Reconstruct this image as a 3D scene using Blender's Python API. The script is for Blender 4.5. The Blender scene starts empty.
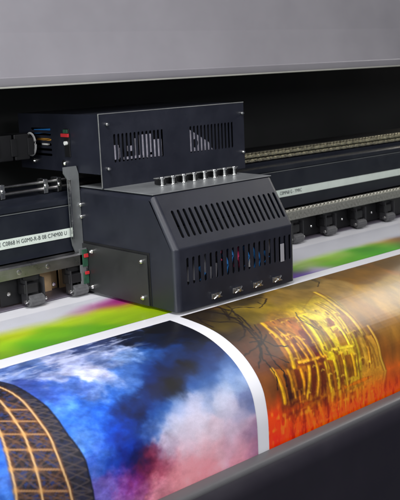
import bpy, bmesh, math, random
import numpy as np
from mathutils import Vector, Matrix
random.seed(4)
scene = bpy.context.scene
COL = scene.collection

# ------------------------------------------------------------------ materials
def srgb(c):
    return tuple((v/255/12.92) if v/255 <= .04045 else ((v/255+.055)/1.055)**2.4 for v in c)

def mat(name, col, rough=.5, metal=0., bump=0., bscale=200., var=0., vscale=12., coat=0., spec=.5, dust=0., scratch=0.):
    m = bpy.data.materials.new(name); m.use_nodes = True
    nt = m.node_tree; N = nt.nodes; L = nt.links
    b = N['Principled BSDF']
    b.inputs['Base Color'].default_value = (*col, 1)
    b.inputs['Roughness'].default_value = rough
    b.inputs['Metallic'].default_value = metal
    b.inputs['Specular IOR Level'].default_value = spec
    b.inputs['Coat Weight'].default_value = coat
    b.inputs['Coat Roughness'].default_value = .12
    tc = N.new('ShaderNodeTexCoord')
    if var > 0 or dust > 0:
        n = N.new('ShaderNodeTexNoise'); n.inputs['Scale'].default_value = vscale; n.inputs['Detail'].default_value = 8
        n.inputs['Roughness'].default_value = .65
        L.new(tc.outputs['Object'], n.inputs['Vector'])
        mr = N.new('ShaderNodeMapRange'); mr.inputs[1].default_value = .3; mr.inputs[2].default_value = .7
        mr.inputs[3].default_value = 1-var; mr.inputs[4].default_value = 1+var
        L.new(n.outputs['Fac'], mr.inputs[0])
        mx = N.new('ShaderNodeMix'); mx.data_type = 'RGBA'; mx.blend_type = 'MULTIPLY'; mx.inputs[0].default_value = 1
        mx.inputs[6].default_value = (*col, 1)
        L.new(mr.outputs[0], mx.inputs[7])
        last = mx.outputs[2]
        if dust > 0:
            n2 = N.new('ShaderNodeTexNoise'); n2.inputs['Scale'].default_value = 900; n2.inputs['Detail'].default_value = 2
            L.new(tc.outputs['Object'], n2.inputs['Vector'])
            cr = N.new('ShaderNodeMapRange'); cr.inputs[1].default_value = .66; cr.inputs[2].default_value = .76
            cr.inputs[3].default_value = 0; cr.inputs[4].default_value = dust
            L.new(n2.outputs['Fac'], cr.inputs[0])
            m2 = N.new('ShaderNodeMix'); m2.data_type = 'RGBA'
            L.new(cr.outputs[0], m2.inputs[0]); L.new(last, m2.inputs[6]); m2.inputs[7].default_value = (.35, .35, .36, 1)
            last = m2.outputs[2]
        L.new(last, b.inputs['Base Color'])
        r = N.new('ShaderNodeMapRange'); r.inputs[1].default_value = .3; r.inputs[2].default_value = .7
        r.inputs[3].default_value = max(.02, rough-.1); r.inputs[4].default_value = min(1, rough+.1)
        L.new(n.outputs['Fac'], r.inputs[0]); L.new(r.outputs[0], b.inputs['Roughness'])
    if scratch > 0:   # brushed metal, grain along X
        mp = N.new('ShaderNodeMapping'); mp.inputs['Scale'].default_value = (3, 400, 400)
        L.new(tc.outputs['Object'], mp.inputs['Vector'])
        n3 = N.new('ShaderNodeTexNoise'); n3.inputs['Scale'].default_value = 1.5; n3.inputs['Detail'].default_value = 4
        L.new(mp.outputs[0], n3.inputs['Vector'])
        bp = N.new('ShaderNodeBump'); bp.inputs['Strength'].default_value = scratch; bp.inputs['Distance'].default_value = .0006
        L.new(n3.outputs['Fac'], bp.inputs['Height']); L.new(bp.outputs[0], b.inputs['Normal'])
    elif bump > 0:
        n4 = N.new('ShaderNodeTexNoise'); n4.inputs['Scale'].default_value = bscale; n4.inputs['Detail'].default_value = 3
        L.new(tc.outputs['Object'], n4.inputs['Vector'])
        bp = N.new('ShaderNodeBump'); bp.inputs['Strength'].default_value = bump; bp.inputs['Distance'].default_value = .001
        L.new(n4.outputs['Fac'], bp.inputs['Height']); L.new(bp.outputs[0], b.inputs['Normal'])
    return m

M = {}
M['coat']   = mat('navy_powder_coat', (.0115, .0130, .0215), .40, bump=.16, bscale=1300, var=.22, vscale=9, dust=.16)
M['panel']  = mat('olive_grey_sheet_metal', (.019, .0200, .0200), .45, bump=.1, bscale=1200, var=.12, dust=.12)
M['beam']   = mat('dark_blue_anodised', (.009, .011, .018), .38, var=.15, scratch=.12, dust=.05)
M['black']  = mat('black_plastic', (.005, .005, .006), .5, bump=.1, bscale=900, var=.2)
M['inner']  = mat('black_interior', (.014, .015, .0145), .75, var=.3, vscale=4)
M['steel']  = mat('brushed_steel', (.36, .35, .35), .34, 1., scratch=.35, var=.12, vscale=20)
M['chrome'] = mat('bright_screw_metal', (.72, .72, .70), .22, 1., var=.1, vscale=60)
M['alu']    = mat('cast_aluminium', (.42, .43, .42), .45, .8, bump=.25, bscale=500, var=.15)
M['bracket'] = mat('dull_bracket_metal', (.19, .20, .205), .42, .5, var=.15, scratch=.2)
M['deck'] = mat('lit_grey_deck', (.20, .21, .215), .42, .35, var=.15, bump=.08, bscale=900, dust=.1)  # paler than the housing coat, standing in for light on its top
M['tooth'] = mat('bright_tooth_metal', (.62, .60, .52), .35, .8, var=.2, vscale=90)
M['brass']  = mat('yellowed_chain_metal', (.66, .62, .46), .36, .9, bump=.2, bscale=400, var=.3, vscale=60)
M['rack']   = mat('worn_rack_metal', (.30, .295, .27), .45, .6, bump=.2, bscale=500, var=.3, vscale=220)
M['cover']  = mat('grey_lilac_cover', (.238, .228, .246), .40, bump=.03, bscale=300, var=.07, vscale=4, dust=.04)
M['trim']   = mat('cover_trim', (.34, .34, .30), .4, var=.05)
M['tray']   = mat('lit_grey_tray', (.088, .087, .090), .42, bump=.05, bscale=700, var=.06, vscale=8)  # lip of the front surface, coloured lighter as if lit from above
M['front']  = mat('shaded_front_panel', (.016, .0135, .020), .42, var=.08, vscale=5)  # same surface below the lip, coloured darker for its shaded face
M['platen'] = mat('violet_grey_platen', (.17, .15, .19), .5, .3, bump=.1, var=.1)
M['label']  = mat('pale_green_tape', (.60, .66, .61), .5, var=.06, vscale=30)
M['ink']    = mat('dark_lettering', (.035, .045, .05), .6)
M['tan']    = mat('tan_board', (.68, .46, .25), .7, var=.18, vscale=14, bump=.2)
M['fork'] = mat('dark_fork_metal', (.018, .018, .020), .5, var=.2)
M['rubber'] = mat('grey_rubber', (.085, .085, .088), .6, bump=.6, bscale=700, var=.3, vscale=100)
M['board']  = mat('pale_circuit_parts', (.50, .48, .55), .4, .3, var=.3, vscale=60)
M['red']    = mat('red_plastic', (.45, .025, .03), .35)
M['green']  = mat('green_circuit_board', (.02, .07, .04), .4, var=.2, vscale=80)
M['blue']   = mat('blue_cable', (.02, .16, .45), .4)
M['amber']  = mat('amber_cable', (.55, .28, .05), .4)
M['magenta']= mat('magenta_tube', (.60, .05, .16), .35)
M['white']  = mat('white_plastic', (.75, .75, .73), .4)
M['grey']   = mat('grey_sticker', (.30, .30, .33), .5)

def print_mat(name, rough=.28):
    m = bpy.data.materials.new(name); m.use_nodes = True
    nt = m.node_tree; N = nt.nodes; L = nt.links; b = N['Principled BSDF']
    a = N.new('ShaderNodeAttribute'); a.attribute_name = 'Ink'
    tc = N.new('ShaderNodeTexCoord')
    n = N.new('ShaderNodeTexNoise'); n.inputs['Scale'].default_value = 700; n.inputs['Detail'].default_value = 2
    L.new(tc.outputs['Object'], n.inputs['Vector'])
    mr = N.new('ShaderNodeMapRange'); mr.inputs[3].default_value = .86; mr.inputs[4].default_value = 1.14
    L.new(n.outputs['Fac'], mr.inputs[0])
    mx = N.new('ShaderNodeMix'); mx.data_type = 'RGBA'; mx.blend_type = 'MULTIPLY'; mx.inputs[0].default_value = 1
    L.new(a.outputs['Color'], mx.inputs[6]); L.new(mr.outputs[0], mx.inputs[7])
    L.new(mx.outputs[2], b.inputs['Base Color'])
    b.inputs['Roughness'].default_value = rough + .12
    b.inputs['Specular IOR Level'].default_value = .5
    b.inputs['Coat Weight'].default_value = .6; b.inputs['Coat Roughness'].default_value = rough
    n2 = N.new('ShaderNodeTexNoise'); n2.inputs['Scale'].default_value = 9; n2.inputs['Detail'].default_value = 2
    L.new(tc.outputs['Object'], n2.inputs['Vector'])
    bp = N.new('ShaderNodeBump'); bp.inputs['Strength'].default_value = .25; bp.inputs['Distance'].default_value = .004
    L.new(n2.outputs['Fac'], bp.inputs['Height']); L.new(bp.outputs[0], b.inputs['Normal']); L.new(bp.outputs[0], b.inputs['Coat Normal'])
    return m
M['print'] = print_mat('glossy_inkjet_print')
M['paper'] = mat('white_print_paper', (.80, .80, .83), .34, coat=.2)

# ------------------------------------------------------------------ mesh helpers
def wloc(o):
    v = Vector((0, 0, 0))
    while o is not None:
        v += o.location; o = o.parent
    return v

def obj(name, bm, m, parent=None, label=None, smooth=True, loc=None):
    me = bpy.data.meshes.new(name)
    off = wloc(parent) if parent is not None else Vector((0, 0, 0))
    if parent is None and loc is not None: off = Vector(loc)
    bmesh.ops.translate(bm, verts=bm.verts, vec=-off)
    bmesh.ops.recalc_face_normals(bm, faces=bm.faces)
    for f in bm.faces: f.smooth = smooth
    bm.to_mesh(me); bm.free()
    o = bpy.data.objects.new(name, me); COL.objects.link(o)
    me.materials.append(M[m])
    if smooth:
        me.set_sharp_from_angle(angle=math.radians(38))
        w = o.modifiers.new('wn', 'WEIGHTED_NORMAL'); w.keep_sharp = True
    if parent is not None: o.parent = parent
    elif loc is not None: o.location = loc
    if label: o['label'] = label
    return o

def thing(name, label, cat, loc=(0, 0, 0), group=None):
    o = bpy.data.objects.new(name, None); COL.objects.link(o); o.location = loc
    o.empty_display_size = .03
    o['label'] = label; o['category'] = cat
    if group: o['group'] = group
    return o

def box(bm, x0, x1, y0, y1, z0, z1, bev=0., seg=2):
    r = bmesh.ops.create_cube(bm, size=1)
    for v in r['verts']:
        v.co = Vector(((x0+x1)/2 + v.co.x*(x1-x0), (y0+y1)/2 + v.co.y*(y1-y0), (z0+z1)/2 + v.co.z*(z1-z0)))
    if bev > 0:
        es = list({e for v in r['verts'] for e in v.link_edges})
        bmesh.ops.bevel(bm, geom=es, offset=bev, segments=seg, affect='EDGES', profile=.5, clamp_overlap=True)
    return bm

def cyl(bm, p, q, r, seg=20, r2=None, bev=0.):
    p = Vector(p); q = Vector(q); d = q-p
    c = bmesh.ops.create_cone(bm, cap_ends=True, segments=seg, radius1=r, radius2=r if r2 is None else r2, depth=d.length)
    rot = d.to_track_quat('Z', 'Y').to_matrix().to_4x4()
    bmesh.ops.transform(bm, matrix=Matrix.Translation((p+q)/2) @ rot, verts=c['verts'])
    if bev > 0:
        es = list({e for v in c['verts'] for e in v.link_edges if len(e.link_faces) == 2 and any(len(f.verts) > 4 for f in e.link_faces)})
        bmesh.ops.bevel(bm, geom=es, offset=bev, segments=2, affect='EDGES', profile=.5)
    return bm

def tube(bm, pts, r, seg=10):
    pts = [Vector(p) for p in pts]; rings = []
    for i, p in enumerate(pts):
        d = (pts[min(i+1, len(pts)-1)] - pts[max(i-1, 0)]).normalized()
        q = d.to_track_quat('Z', 'Y')
        rings.append([bm.verts.new(p + q @ Vector((r*math.cos(2*math.pi*k/seg), r*math.sin(2*math.pi*k/seg), 0))) for k in range(seg)])
    for a, b in zip(rings, rings[1:]):
        for k in range(seg): bm.faces.new((a[k], a[(k+1) % seg], b[(k+1) % seg], b[k]))
    bm.faces.new(rings[0]); bm.faces.new(rings[-1][::-1])
    return bm

def extr(bm, prof, x0, x1):          # closed (y,z) polygon extruded along X
    a = [bm.verts.new((x0, y, z)) for y, z in prof]; b = [bm.verts.new((x1, y, z)) for y, z in prof]
    n = len(prof)
    for i in range(n): bm.faces.new((a[i], a[(i+1) % n], b[(i+1) % n], b[i]))
    bm.faces.new(a); bm.faces.new(b[::-1])
    return bm

def rslot(cx, cy, w, h, n=4):        # rounded slot outline in plane coordinates
    r = w/2; pts = []
    for k in range(n+1):
        t = math.pi*k/n; pts.append((cx + r*math.cos(t), cy + h/2 - r + r*math.sin(t)))
    for k in range(n+1):
        t = math.pi + math.pi*k/n; pts.append((cx + r*math.cos(t), cy - h/2 + r + r*math.sin(t)))
    return pts

def plate(bm, outline, holes, org, u, v, thick):   # flat plate with real holes; org + a*u + b*v ; thickness along -(u x v)
    org = Vector(org); u = Vector(u).normalized(); v = Vector(v).normalized(); nrm = u.cross(v)
    tmp = bmesh.new(); es = []
    for poly in [outline] + holes:
        vs = [tmp.verts.new((a, b, 0)) for a, b in poly]
        for i in range(len(vs)): es.append(tmp.edges.new((vs[i], vs[(i+1) % len(vs)])))
    bmesh.ops.triangle_fill(tmp, use_beauty=True, use_dissolve=False, edges=es)
    tmp.verts.ensure_lookup_table()
    f_ = {}; b_ = {}
    for w in tmp.verts:
        p = org + u*w.co.x + v*w.co.y
        f_[w] = bm.verts.new(p); b_[w] = bm.verts.new(p - nrm*thick)
    for f in tmp.faces:
        bm.faces.new([f_[w] for w in f.verts]); bm.faces.new([b_[w] for w in reversed(f.verts)])
    for e in tmp.edges:
        if len(e.link_faces) == 1:
            a, b = e.verts
            bm.faces.new((f_[a], f_[b], b_[b], b_[a]))
    tmp.free(); return bm

def screw(parent, p, nrm, r=.0045, h=.004, name='screw', m='chrome'):
    p = Vector(p); n = Vector(nrm).normalized(); bm = bmesh.new()
    cyl(bm, p - n*.001, p + n*h*.55, r, 16); cyl(bm, p + n*h*.56, p + n*h, r*.93, 16, r2=r*.55)
    return obj(name, bm, m, parent)

def text_mesh(s, size, m, parent, org, name='lettering', depth=.0002, rotx=90, sx=1.):
    cu = bpy.data.curves.new('t', 'FONT'); cu.body = s; cu.size = size; cu.extrude = depth; cu.align_y = 'CENTER'
    cu.space_character = 1.05
    o = bpy.data.objects.new('t', cu); COL.objects.link(o)
    dg = bpy.context.evaluated_depsgraph_get(); me = bpy.data.meshes.new_from_object(o.evaluated_get(dg))
    bpy.data.objects.remove(o)
    bm = bmesh.new(); bm.from_mesh(me)
    bmesh.ops.transform(bm, matrix=Matrix.Translation(org) @ Matrix.Rotation(math.radians(rotx), 4, 'X') @ Matrix.Diagonal((sx, 1, 1, 1)), verts=bm.verts)
    return obj(name, bm, m, parent, smooth=False)

X0, X1 = -1.3, 2.7

# ------------------------------------------------------------------ printed sheet
PROF = [(0.0,-0.003),(-0.0074,-0.0032),(-0.0147,-0.0035),(-0.022,-0.0038),(-0.0295,-0.0042),(-0.0373,-0.0048),(-0.0455,-0.0054),(-0.0542,-0.0061),(-0.0631,-0.0069),(-0.0722,-0.0079),(-0.0811,-0.0091),(-0.0899,-0.0105),(-0.0985,-0.0121),(-0.1071,-0.0138),(-0.1157,-0.0158),(-0.1243,-0.0182),(-0.133,-0.021),(-0.142,-0.0244),(-0.1512,-0.0282),(-0.1604,-0.0324),(-0.1692,-0.0369),(-0.1774,-0.0415),(-0.1849,-0.0461),(-0.1917,-0.0509),(-0.198,-0.0558),(-0.2039,-0.061),(-0.2095,-0.0663),(-0.2147,-0.0719),(-0.2197,-0.0776),(-0.2242,-0.0835),(-0.2284,-0.0897),(-0.2322,-0.0962),(-0.2355,-0.103),(-0.2383,-0.1103),(-0.2405,-0.1182),(-0.2423,-0.1263),(-0.2438,-0.1344),(-0.2451,-0.1424),(-0.2462,-0.1499),(-0.2469,-0.1565),(-0.2474,-0.1629),(-0.2477,-0.17),(-0.2479,-0.1783),(-0.2481,-0.1888),(-0.2482,-0.2021),(-0.2482,-0.2173),(-0.2481,-0.2329),(-0.248,-0.2476),(-0.248,-0.26)]
PROF = [(y, z) for y, z in PROF if y <= .0001]
pa = np.array([(.0, -.003)] + [p for p in PROF if p[0] < -.001])
SS = np.concatenate([[0], np.cumsum(np.hypot(*np.diff(pa, axis=0).T))])
STOT = float(SS[-1])
def surf(s):
    s = np.asarray(s, float)
    y = np.where(s < 0, -s, np.interp(s, SS, pa[:, 0])); z = np.where(s < 0, -.003, np.interp(s, SS, pa[:, 1]))
    return y, z

rng = np.random.default_rng(7)
LAT = rng.random((128, 128))
def vnoise(x, y):
    xi = np.floor(x).astype(int); yi = np.floor(y).astype(int); fx = x-xi; fy = y-yi
    fx = fx*fx*(3-2*fx); fy = fy*fy*(3-2*fy)
    g = lambda a, b: LAT[a % 128, b % 128]
    return (g(xi, yi)*(1-fx)+g(xi+1, yi)*fx)*(1-fy) + (g(xi, yi+1)*(1-fx)+g(xi+1, yi+1)*fx)*fy
def fbm(x, y, o=5, g=.55):
    a = 1.; t = 0.; n = 0.
    for i in range(o):
        t = t + a*vnoise(x + 17.3*i, y + 9.1*i); n += a; a *= g; x = x*2.03; y = y*2.03
    return t/n
def rbf(pts, X, S, sig, sx=1.):
    num = np.zeros(X.shape + (3,)); den = np.full(X.shape, 1e-9)
    for (px, ps, c) in pts:
        d2 = ((X-px)/sx)**2 + (S-ps)**2
        w = np.exp(-d2/(2*sig*sig)) + 1e-5/(1+d2*400)
        num += w[..., None]*np.array(c, float); den += w
    return num/den[..., None]
def smooth(a, b, v):
    t = np.clip((v-a)/(b-a), 0, 1); return t*t*(3-2*t)
def dist(poly, X, S):
    d = np.full(X.shape, 9.)
    for (ax, ay), (bx, by) in zip(poly, poly[1:]):
        dx, dy = bx-ax, by-ay; l = dx*dx+dy*dy+1e-12
        t = np.clip(((X-ax)*dx + (S-ay)*dy)/l, 0, 1)
        d = np.minimum(d, np.hypot(X-ax-t*dx, S-ay-t*dy))
    return d
def stroke(col, poly, X, S, w, c, a=1., soft=.0012):
    k = (1-smooth(w/2, w/2+soft, dist(poly, X, S)))*a
    return col*(1-k[..., None]) + k[..., None]*np.array(c, float)
def fill(col, mask, c): return col*(1-mask[..., None]) + mask[..., None]*np.array(c, float)
def inside(poly, X, S):
    r = np.zeros(X.shape, bool)
    for (ax, ay), (bx, by) in zip(poly, poly[1:]+poly[:1]):
        c = ((ay > S) != (by > S)) & (X < (bx-ax)*(S-ay)/((by-ay) if by != ay else 1e-9) + ax)
        r ^= c
    return r.astype(float)

def picture(name, x0, x1, s0, s1, step, paint, parent, label, lift=.0005):
    nx = max(2, int(round((x1-x0)/step))); ns = max(2, int(round((s1-s0)/step)))
    xs = np.linspace(x0, x1, nx+1); ss = np.linspace(s0, s1, ns+1)
    Xg, Sg = np.meshgrid(xs, ss)
    y, z = surf(Sg); yb, zb = surf(Sg-.001); ya, za = surf(Sg+.001)
    ty, tz = ya-yb, za-zb; l = np.hypot(ty, tz); ny, nz = tz/l, -ty/l
    y = y + ny*lift; z = z + nz*lift
    co = np.stack([Xg, y, z], -1).reshape(-1, 3)
    idx = np.arange((nx+1)*(ns+1)).reshape(ns+1, nx+1)
    q = np.stack([idx[:-1, :-1], idx[1:, :-1], idx[1:, 1:], idx[:-1, 1:]], -1).reshape(-1, 4)
    me = bpy.data.meshes.new(name)
    me.vertices.add(len(co)); me.vertices.foreach_set('co', co.ravel())
    me.loops.add(q.size); me.loops.foreach_set('vertex_index', q.ravel().astype(np.int32))
    me.polygons.add(len(q)); me.polygons.foreach_set('loop_start', np.arange(0, q.size, 4, dtype=np.int32))
    me.polygons.foreach_set('loop_total', np.full(len(q), 4, np.int32))
    me.update(calc_edges=True)
    me.polygons.foreach_set('use_smooth', np.ones(len(q), bool))
    c = np.clip(paint(Xg, Sg), 0, 255)/255
    lin = np.where(c <= .04045, c/12.92, ((c+.055)/1.055)**2.4)
    at = me.color_attributes.new('Ink', 'FLOAT_COLOR', 'POINT')
    at.data.foreach_set('color', np.concatenate([lin.reshape(-1, 3), np.ones((len(co), 1))], 1).astype(np.float32).ravel())
    o = bpy.data.objects.new(name, me); COL.objects.link(o); me.materials.append(M['print'])
    o.parent = parent; o['label'] = label
    return o

A1 = [(-0.427,0.022,(105,130,190)),(-0.409,0.057,(120,140,190)),(-0.366,0.053,(90,115,170)),(-0.324,0.052,(150,158,195)),(-0.326,0.111,(196,200,228)),(-0.295,0.112,(198,200,228)),(-0.289,0.08,(150,160,200)),(-0.329,0.091,(175,182,215)),(-0.263,0.088,(110,130,180)),(-0.207,0.074,(150,165,205)),(-0.23,0.068,(160,170,205)),(-0.235,0.038,(50,65,110)),(-0.161,0.046,(15,24,45)),(-0.193,0.032,(50,60,95)),(-0.204,0.107,(110,140,192)),(-0.147,0.089,(20,40,80)),(-0.174,0.107,(45,85,150)),(-0.068,0.053,(10,14,26)),(-0.124,0.088,(14,24,44)),(-0.179,0.128,(20,58,115)),(-0.32,0.157,(125,155,215)),(-0.283,0.147,(150,165,210)),(-0.338,0.146,(70,100,180)),(-0.358,0.133,(76,112,188)),(-0.37,0.091,(150,162,205)),(-0.393,0.155,(70,112,204)),(-0.406,0.131,(74,108,196)),(-0.37,0.175,(66,118,212)),(-0.421,0.108,(70,90,165)),(-0.423,0.135,(60,90,180)),(-0.396,0.179,(80,135,215)),(-0.283,0.175,(60,105,180)),(-0.244,0.146,(70,110,180)),(-0.216,0.146,(30,70,140)),(-0.211,0.169,(12,40,95)),(-0.31,0.185,(40,90,175)),(-0.072,0.089,(12,18,36)),(-0.083,0.13,(15,30,58)),(-0.045,0.116,(14,20,36)),(-0.053,0.164,(20,42,85)),(-0.118,0.136,(18,50,100)),(-0.153,0.154,(16,44,92)),(-0.188,0.17,(14,30,66)),(-0.127,0.177,(6,9,18)),(-0.155,0.188,(12,25,55)),(-0.198,0.207,(4,6,14)),(-0.18,0.208,(4,6,14)),(-0.221,0.208,(12,30,70)),(-0.114,0.198,(30,70,130)),(-0.099,0.17,(14,40,85)),(-0.082,0.188,(26,62,118)),(-0.044,0.196,(60,92,145)),(-0.151,0.214,(45,85,150)),(-0.287,0.22,(8,30,72)),(-0.291,0.206,(12,46,105)),(-0.276,0.235,(8,24,60)),(-0.252,0.227,(15,48,110)),(-0.335,0.239,(14,68,172)),(-0.312,0.219,(14,52,130)),(-0.353,0.215,(38,98,200)),(-0.364,0.197,(60,115,210)),(-0.389,0.248,(92,142,212)),(-0.388,0.225,(60,115,208)),(-0.374,0.268,(56,106,200)),(-0.357,0.25,(28,80,186)),(-0.362,0.292,(40,80,182)),(-0.391,0.287,(70,105,195)),(-0.328,0.266,(12,52,146)),(-0.343,0.288,(20,55,145)),(-0.349,0.317,(34,42,135)),(-0.3,0.292,(12,26,92)),(-0.302,0.26,(12,48,122)),(-0.327,0.309,(25,30,110)),(-0.27,0.275,(56,88,152)),(-0.278,0.262,(26,62,135)),(-0.282,0.28,(70,100,165)),(-0.252,0.265,(130,152,198)),(-0.228,0.243,(35,80,150)),(-0.25,0.247,(30,75,150)),(-0.195,0.238,(110,140,192)),(-0.16,0.25,(190,192,216)),(-0.186,0.256,(182,186,212)),(-0.222,0.263,(178,182,210)),(-0.209,0.274,(206,204,222)),(-0.173,0.267,(212,204,220)),(-0.056,0.221,(110,138,186)),(-0.047,0.237,(150,170,206)),(-0.109,0.248,(192,196,216)),(-0.132,0.245,(170,180,210)),(-0.082,0.244,(170,184,212)),(-0.09,0.28,(194,188,208)),(-0.047,0.277,(110,120,160)),(-0.063,0.295,(170,165,192)),(-0.117,0.235,(36,66,118)),(-0.125,0.226,(60,95,150)),(-0.093,0.223,(70,104,160)),(-0.1,0.258,(196,196,214)),(-0.049,0.342,(160,128,158)),(-0.062,0.318,(202,172,192)),(-0.043,0.367,(170,120,150)),(-0.132,0.309,(222,200,214)),(-0.166,0.313,(226,200,212)),(-0.16,0.337,(240,184,194)),(-0.066,0.348,(226,180,198)),(-0.061,0.367,(240,164,180)),(-0.131,0.339,(236,184,196)),(-0.101,0.341,(232,176,194)),(-0.2,0.316,(226,194,208)),(-0.237,0.305,(206,184,204)),(-0.196,0.296,(214,200,216)),(-0.175,0.288,(214,206,222)),(-0.247,0.291,(200,186,206)),(-0.204,0.348,(242,166,176)),(-0.164,0.362,(243,160,170)),(-0.094,0.324,(208,188,206)),(-0.257,0.314,(120,90,130)),(-0.273,0.321,(140,40,62)),(-0.257,0.327,(150,60,84)),(-0.288,0.33,(120,24,56)),(-0.306,0.335,(96,26,84)),(-0.271,0.34,(206,120,136)),(-0.244,0.331,(232,150,164)),(-0.237,0.359,(234,150,160)),(-0.29,0.316,(50,34,84)),(-0.327,0.335,(130,40,120)),(-0.344,0.339,(150,90,175)),(-0.366,0.321,(120,90,180)),(-0.382,0.332,(120,110,195)),(-0.312,0.354,(170,96,150)),(-0.269,0.373,(228,146,162)),(-0.29,0.351,(196,110,140)),(-0.353,0.353,(160,100,180)),(-0.201,0.372,(244,164,172)),(-0.532,0.205,(50,95,200)),(-0.544,0.244,(60,115,212)),(-0.549,0.274,(66,120,208)),(-0.571,0.251,(60,115,212)),(-0.515,0.157,(40,70,150)),(-0.52,0.252,(40,70,150))]
A2 = [(0.013,0.053,(40,30,15)),(0.013,0.082,(48,36,18)),(0.067,0.098,(60,48,20)),(0.03,0.099,(80,68,25)),(0.108,0.1,(95,80,25)),(0.169,0.076,(120,100,30)),(0.173,0.006,(60,48,22)),(0.078,0.16,(75,50,25)),(0.028,0.139,(38,27,15)),(0.018,0.212,(85,50,32)),(0.029,0.183,(70,42,25)),(0.002,0.262,(100,60,28)),(-0.005,0.308,(130,65,25)),(-0.001,0.339,(200,60,20)),(0.009,0.356,(228,50,20)),(0.246,0.071,(120,96,42)),(0.288,0.078,(120,96,48)),(0.379,0.086,(130,105,60)),(0.524,0.058,(107,76,22)),(0.694,0.051,(88,63,15)),(0.718,-0.013,(92,66,17)),(0.355,0.018,(95,78,42)),(0.518,0.018,(95,68,23)),(0.181,0.146,(150,118,30)),(0.15,0.132,(110,90,45)),(0.248,0.172,(165,140,45)),(0.349,0.172,(132,99,37)),(0.456,0.172,(145,113,47)),(0.544,0.162,(132,105,42)),(0.317,0.201,(132,92,30)),(0.379,0.208,(123,89,35)),(0.413,0.249,(132,95,36)),(0.338,0.254,(101,66,24)),(0.336,0.297,(114,74,22)),(0.369,0.306,(132,74,22)),(0.425,0.297,(136,81,26)),(0.395,0.279,(123,78,29)),(0.375,0.341,(200,95,32)),(0.418,0.352,(215,100,28)),(0.4,0.377,(225,85,18)),(0.339,0.342,(230,100,20)),(0.146,0.213,(130,80,15)),(0.229,0.225,(170,125,15)),(0.254,0.287,(149,89,7)),(0.132,0.277,(140,85,12)),(0.069,0.29,(90,45,12)),(0.151,0.323,(190,100,12)),(0.246,0.328,(215,110,15)),(0.294,0.363,(230,100,18)),(0.212,0.357,(235,95,18)),(0.164,0.362,(240,85,18)),(0.089,0.352,(238,75,20)),(0.047,0.339,(220,60,18)),(0.063,0.318,(170,60,15)),(0.031,0.359,(240,60,20)),(0.017,0.375,(238,55,30)),(0.12,0.334,(190,70,15)),(0.296,0.266,(132,85,15)),(0.296,0.188,(145,105,20))]
TW = {'outer':[(-0.4786,0.0116),(-0.4498,0.0608),(-0.4381,0.0891),(-0.4313,0.1306),(-0.424,0.1662),(-0.4231,0.196),(-0.4212,0.2263),(-0.4143,0.2509),(-0.4089,0.2734),(-0.4075,0.2984),(-0.4054,0.3239),(-0.4036,0.352)],'A':[(-0.4854,0.024),(-0.4609,0.0796),(-0.4556,0.1023),(-0.4522,0.1353),(-0.4524,0.1664),(-0.4525,0.1931),(-0.4511,0.2205),(-0.453,0.2465),(-0.4522,0.2753),(-0.4471,0.3052),(-0.4445,0.3366)],'B':[(-0.4999,0.0505),(-0.4837,0.1183),(-0.4854,0.1446),(-0.4879,0.1751),(-0.4886,0.2019),(-0.4926,0.2302),(-0.4955,0.2609),(-0.4962,0.2937),(-0.4963,0.3174)],'C':[(-0.5152,0.0946),(-0.5145,0.1467),(-0.5211,0.1836),(-0.5277,0.2157),(-0.534,0.2477),(-0.5369,0.2741),(-0.5399,0.3015)]}
BR = [([(0.0258,0.0078),(0.0618,0.0145),(0.0774,0.0508),(0.0767,0.0957),(0.0641,0.1451),(0.0585,0.177),(0.0348,0.2179)],0.0042),([(0.0691,0.0066),(0.0998,0.0123),(0.1044,0.0528),(0.0896,0.1008),(0.0753,0.1423)],0.0038),([(0.0182,0.0392),(0.0349,0.0807),(0.067,0.0984),(0.0721,0.1309),(0.069,0.1562)],0.0027),([(0.1035,0.016),(0.0707,0.0726),(0.0865,0.093)],0.003),([(0.1061,-0.0099),(0.0993,0.0356),(0.0653,0.0855)],0.0025),([(0.1032,0.0391),(0.1348,0.0444),(0.1569,0.067)],0.0019),([(0.0585,0.177),(0.0382,0.2054),(0.0139,0.2291)],0.0029),([(0.003,0.1951),(0.0291,0.1902),(0.0675,0.1803),(0.0913,0.165)],0.0025),([(0.0179,0.1572),(0.0422,0.1496),(0.0617,0.1343)],0.0021),([(0.0729,0.1745),(0.086,0.1976),(0.115,0.2075)],0.0019),([(0.0752,0.1497),(0.064,0.1902),(0.0571,0.2235),(0.0668,0.2514),(0.064,0.2796)],0.0027),([(0.0518,0.158),(0.0741,0.1717)],0.0019),([(0.1848,0.0188),(0.2131,0.0199),(0.2206,0.0414),(0.1906,0.061),(0.1654,0.0735)],0.0023),([(0.1836,0.0596),(0.1873,0.045)],0.0019),([(0.0502,0.206),(0.0695,0.2212),(0.0899,0.2387)],0.0015),([(0.0953,0.0694),(0.0787,0.1082),(0.0587,0.133)],0.0023),([(0.2148,0.1288),(0.203,0.1547),(0.2121,0.1761),(0.2207,0.1948)],0.0015),([(0.0945,0.1285),(0.0809,0.1609),(0.0484,0.192),(0.021,0.2215)],0.0023),([(0.0403,0.1702),(0.0639,0.1751),(0.0647,0.1974)],0.0019),([(0.0393,0.2193),(0.0437,0.258),(0.0367,0.2811)],0.0019),([(0.0307,0.0178),(0.0107,0.0624),(0.0091,0.0936)],0.0023),([(0.0658,0.0777),(0.1112,0.0459),(0.1236,0.0103)],0.0019),([(0.4096,0.0121),(0.4062,0.0326),(0.3734,0.0559)],0.0015),([(0.3983,-0.0205),(0.4071,0.0028),(0.3996,0.0321)],0.0013)]
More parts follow.
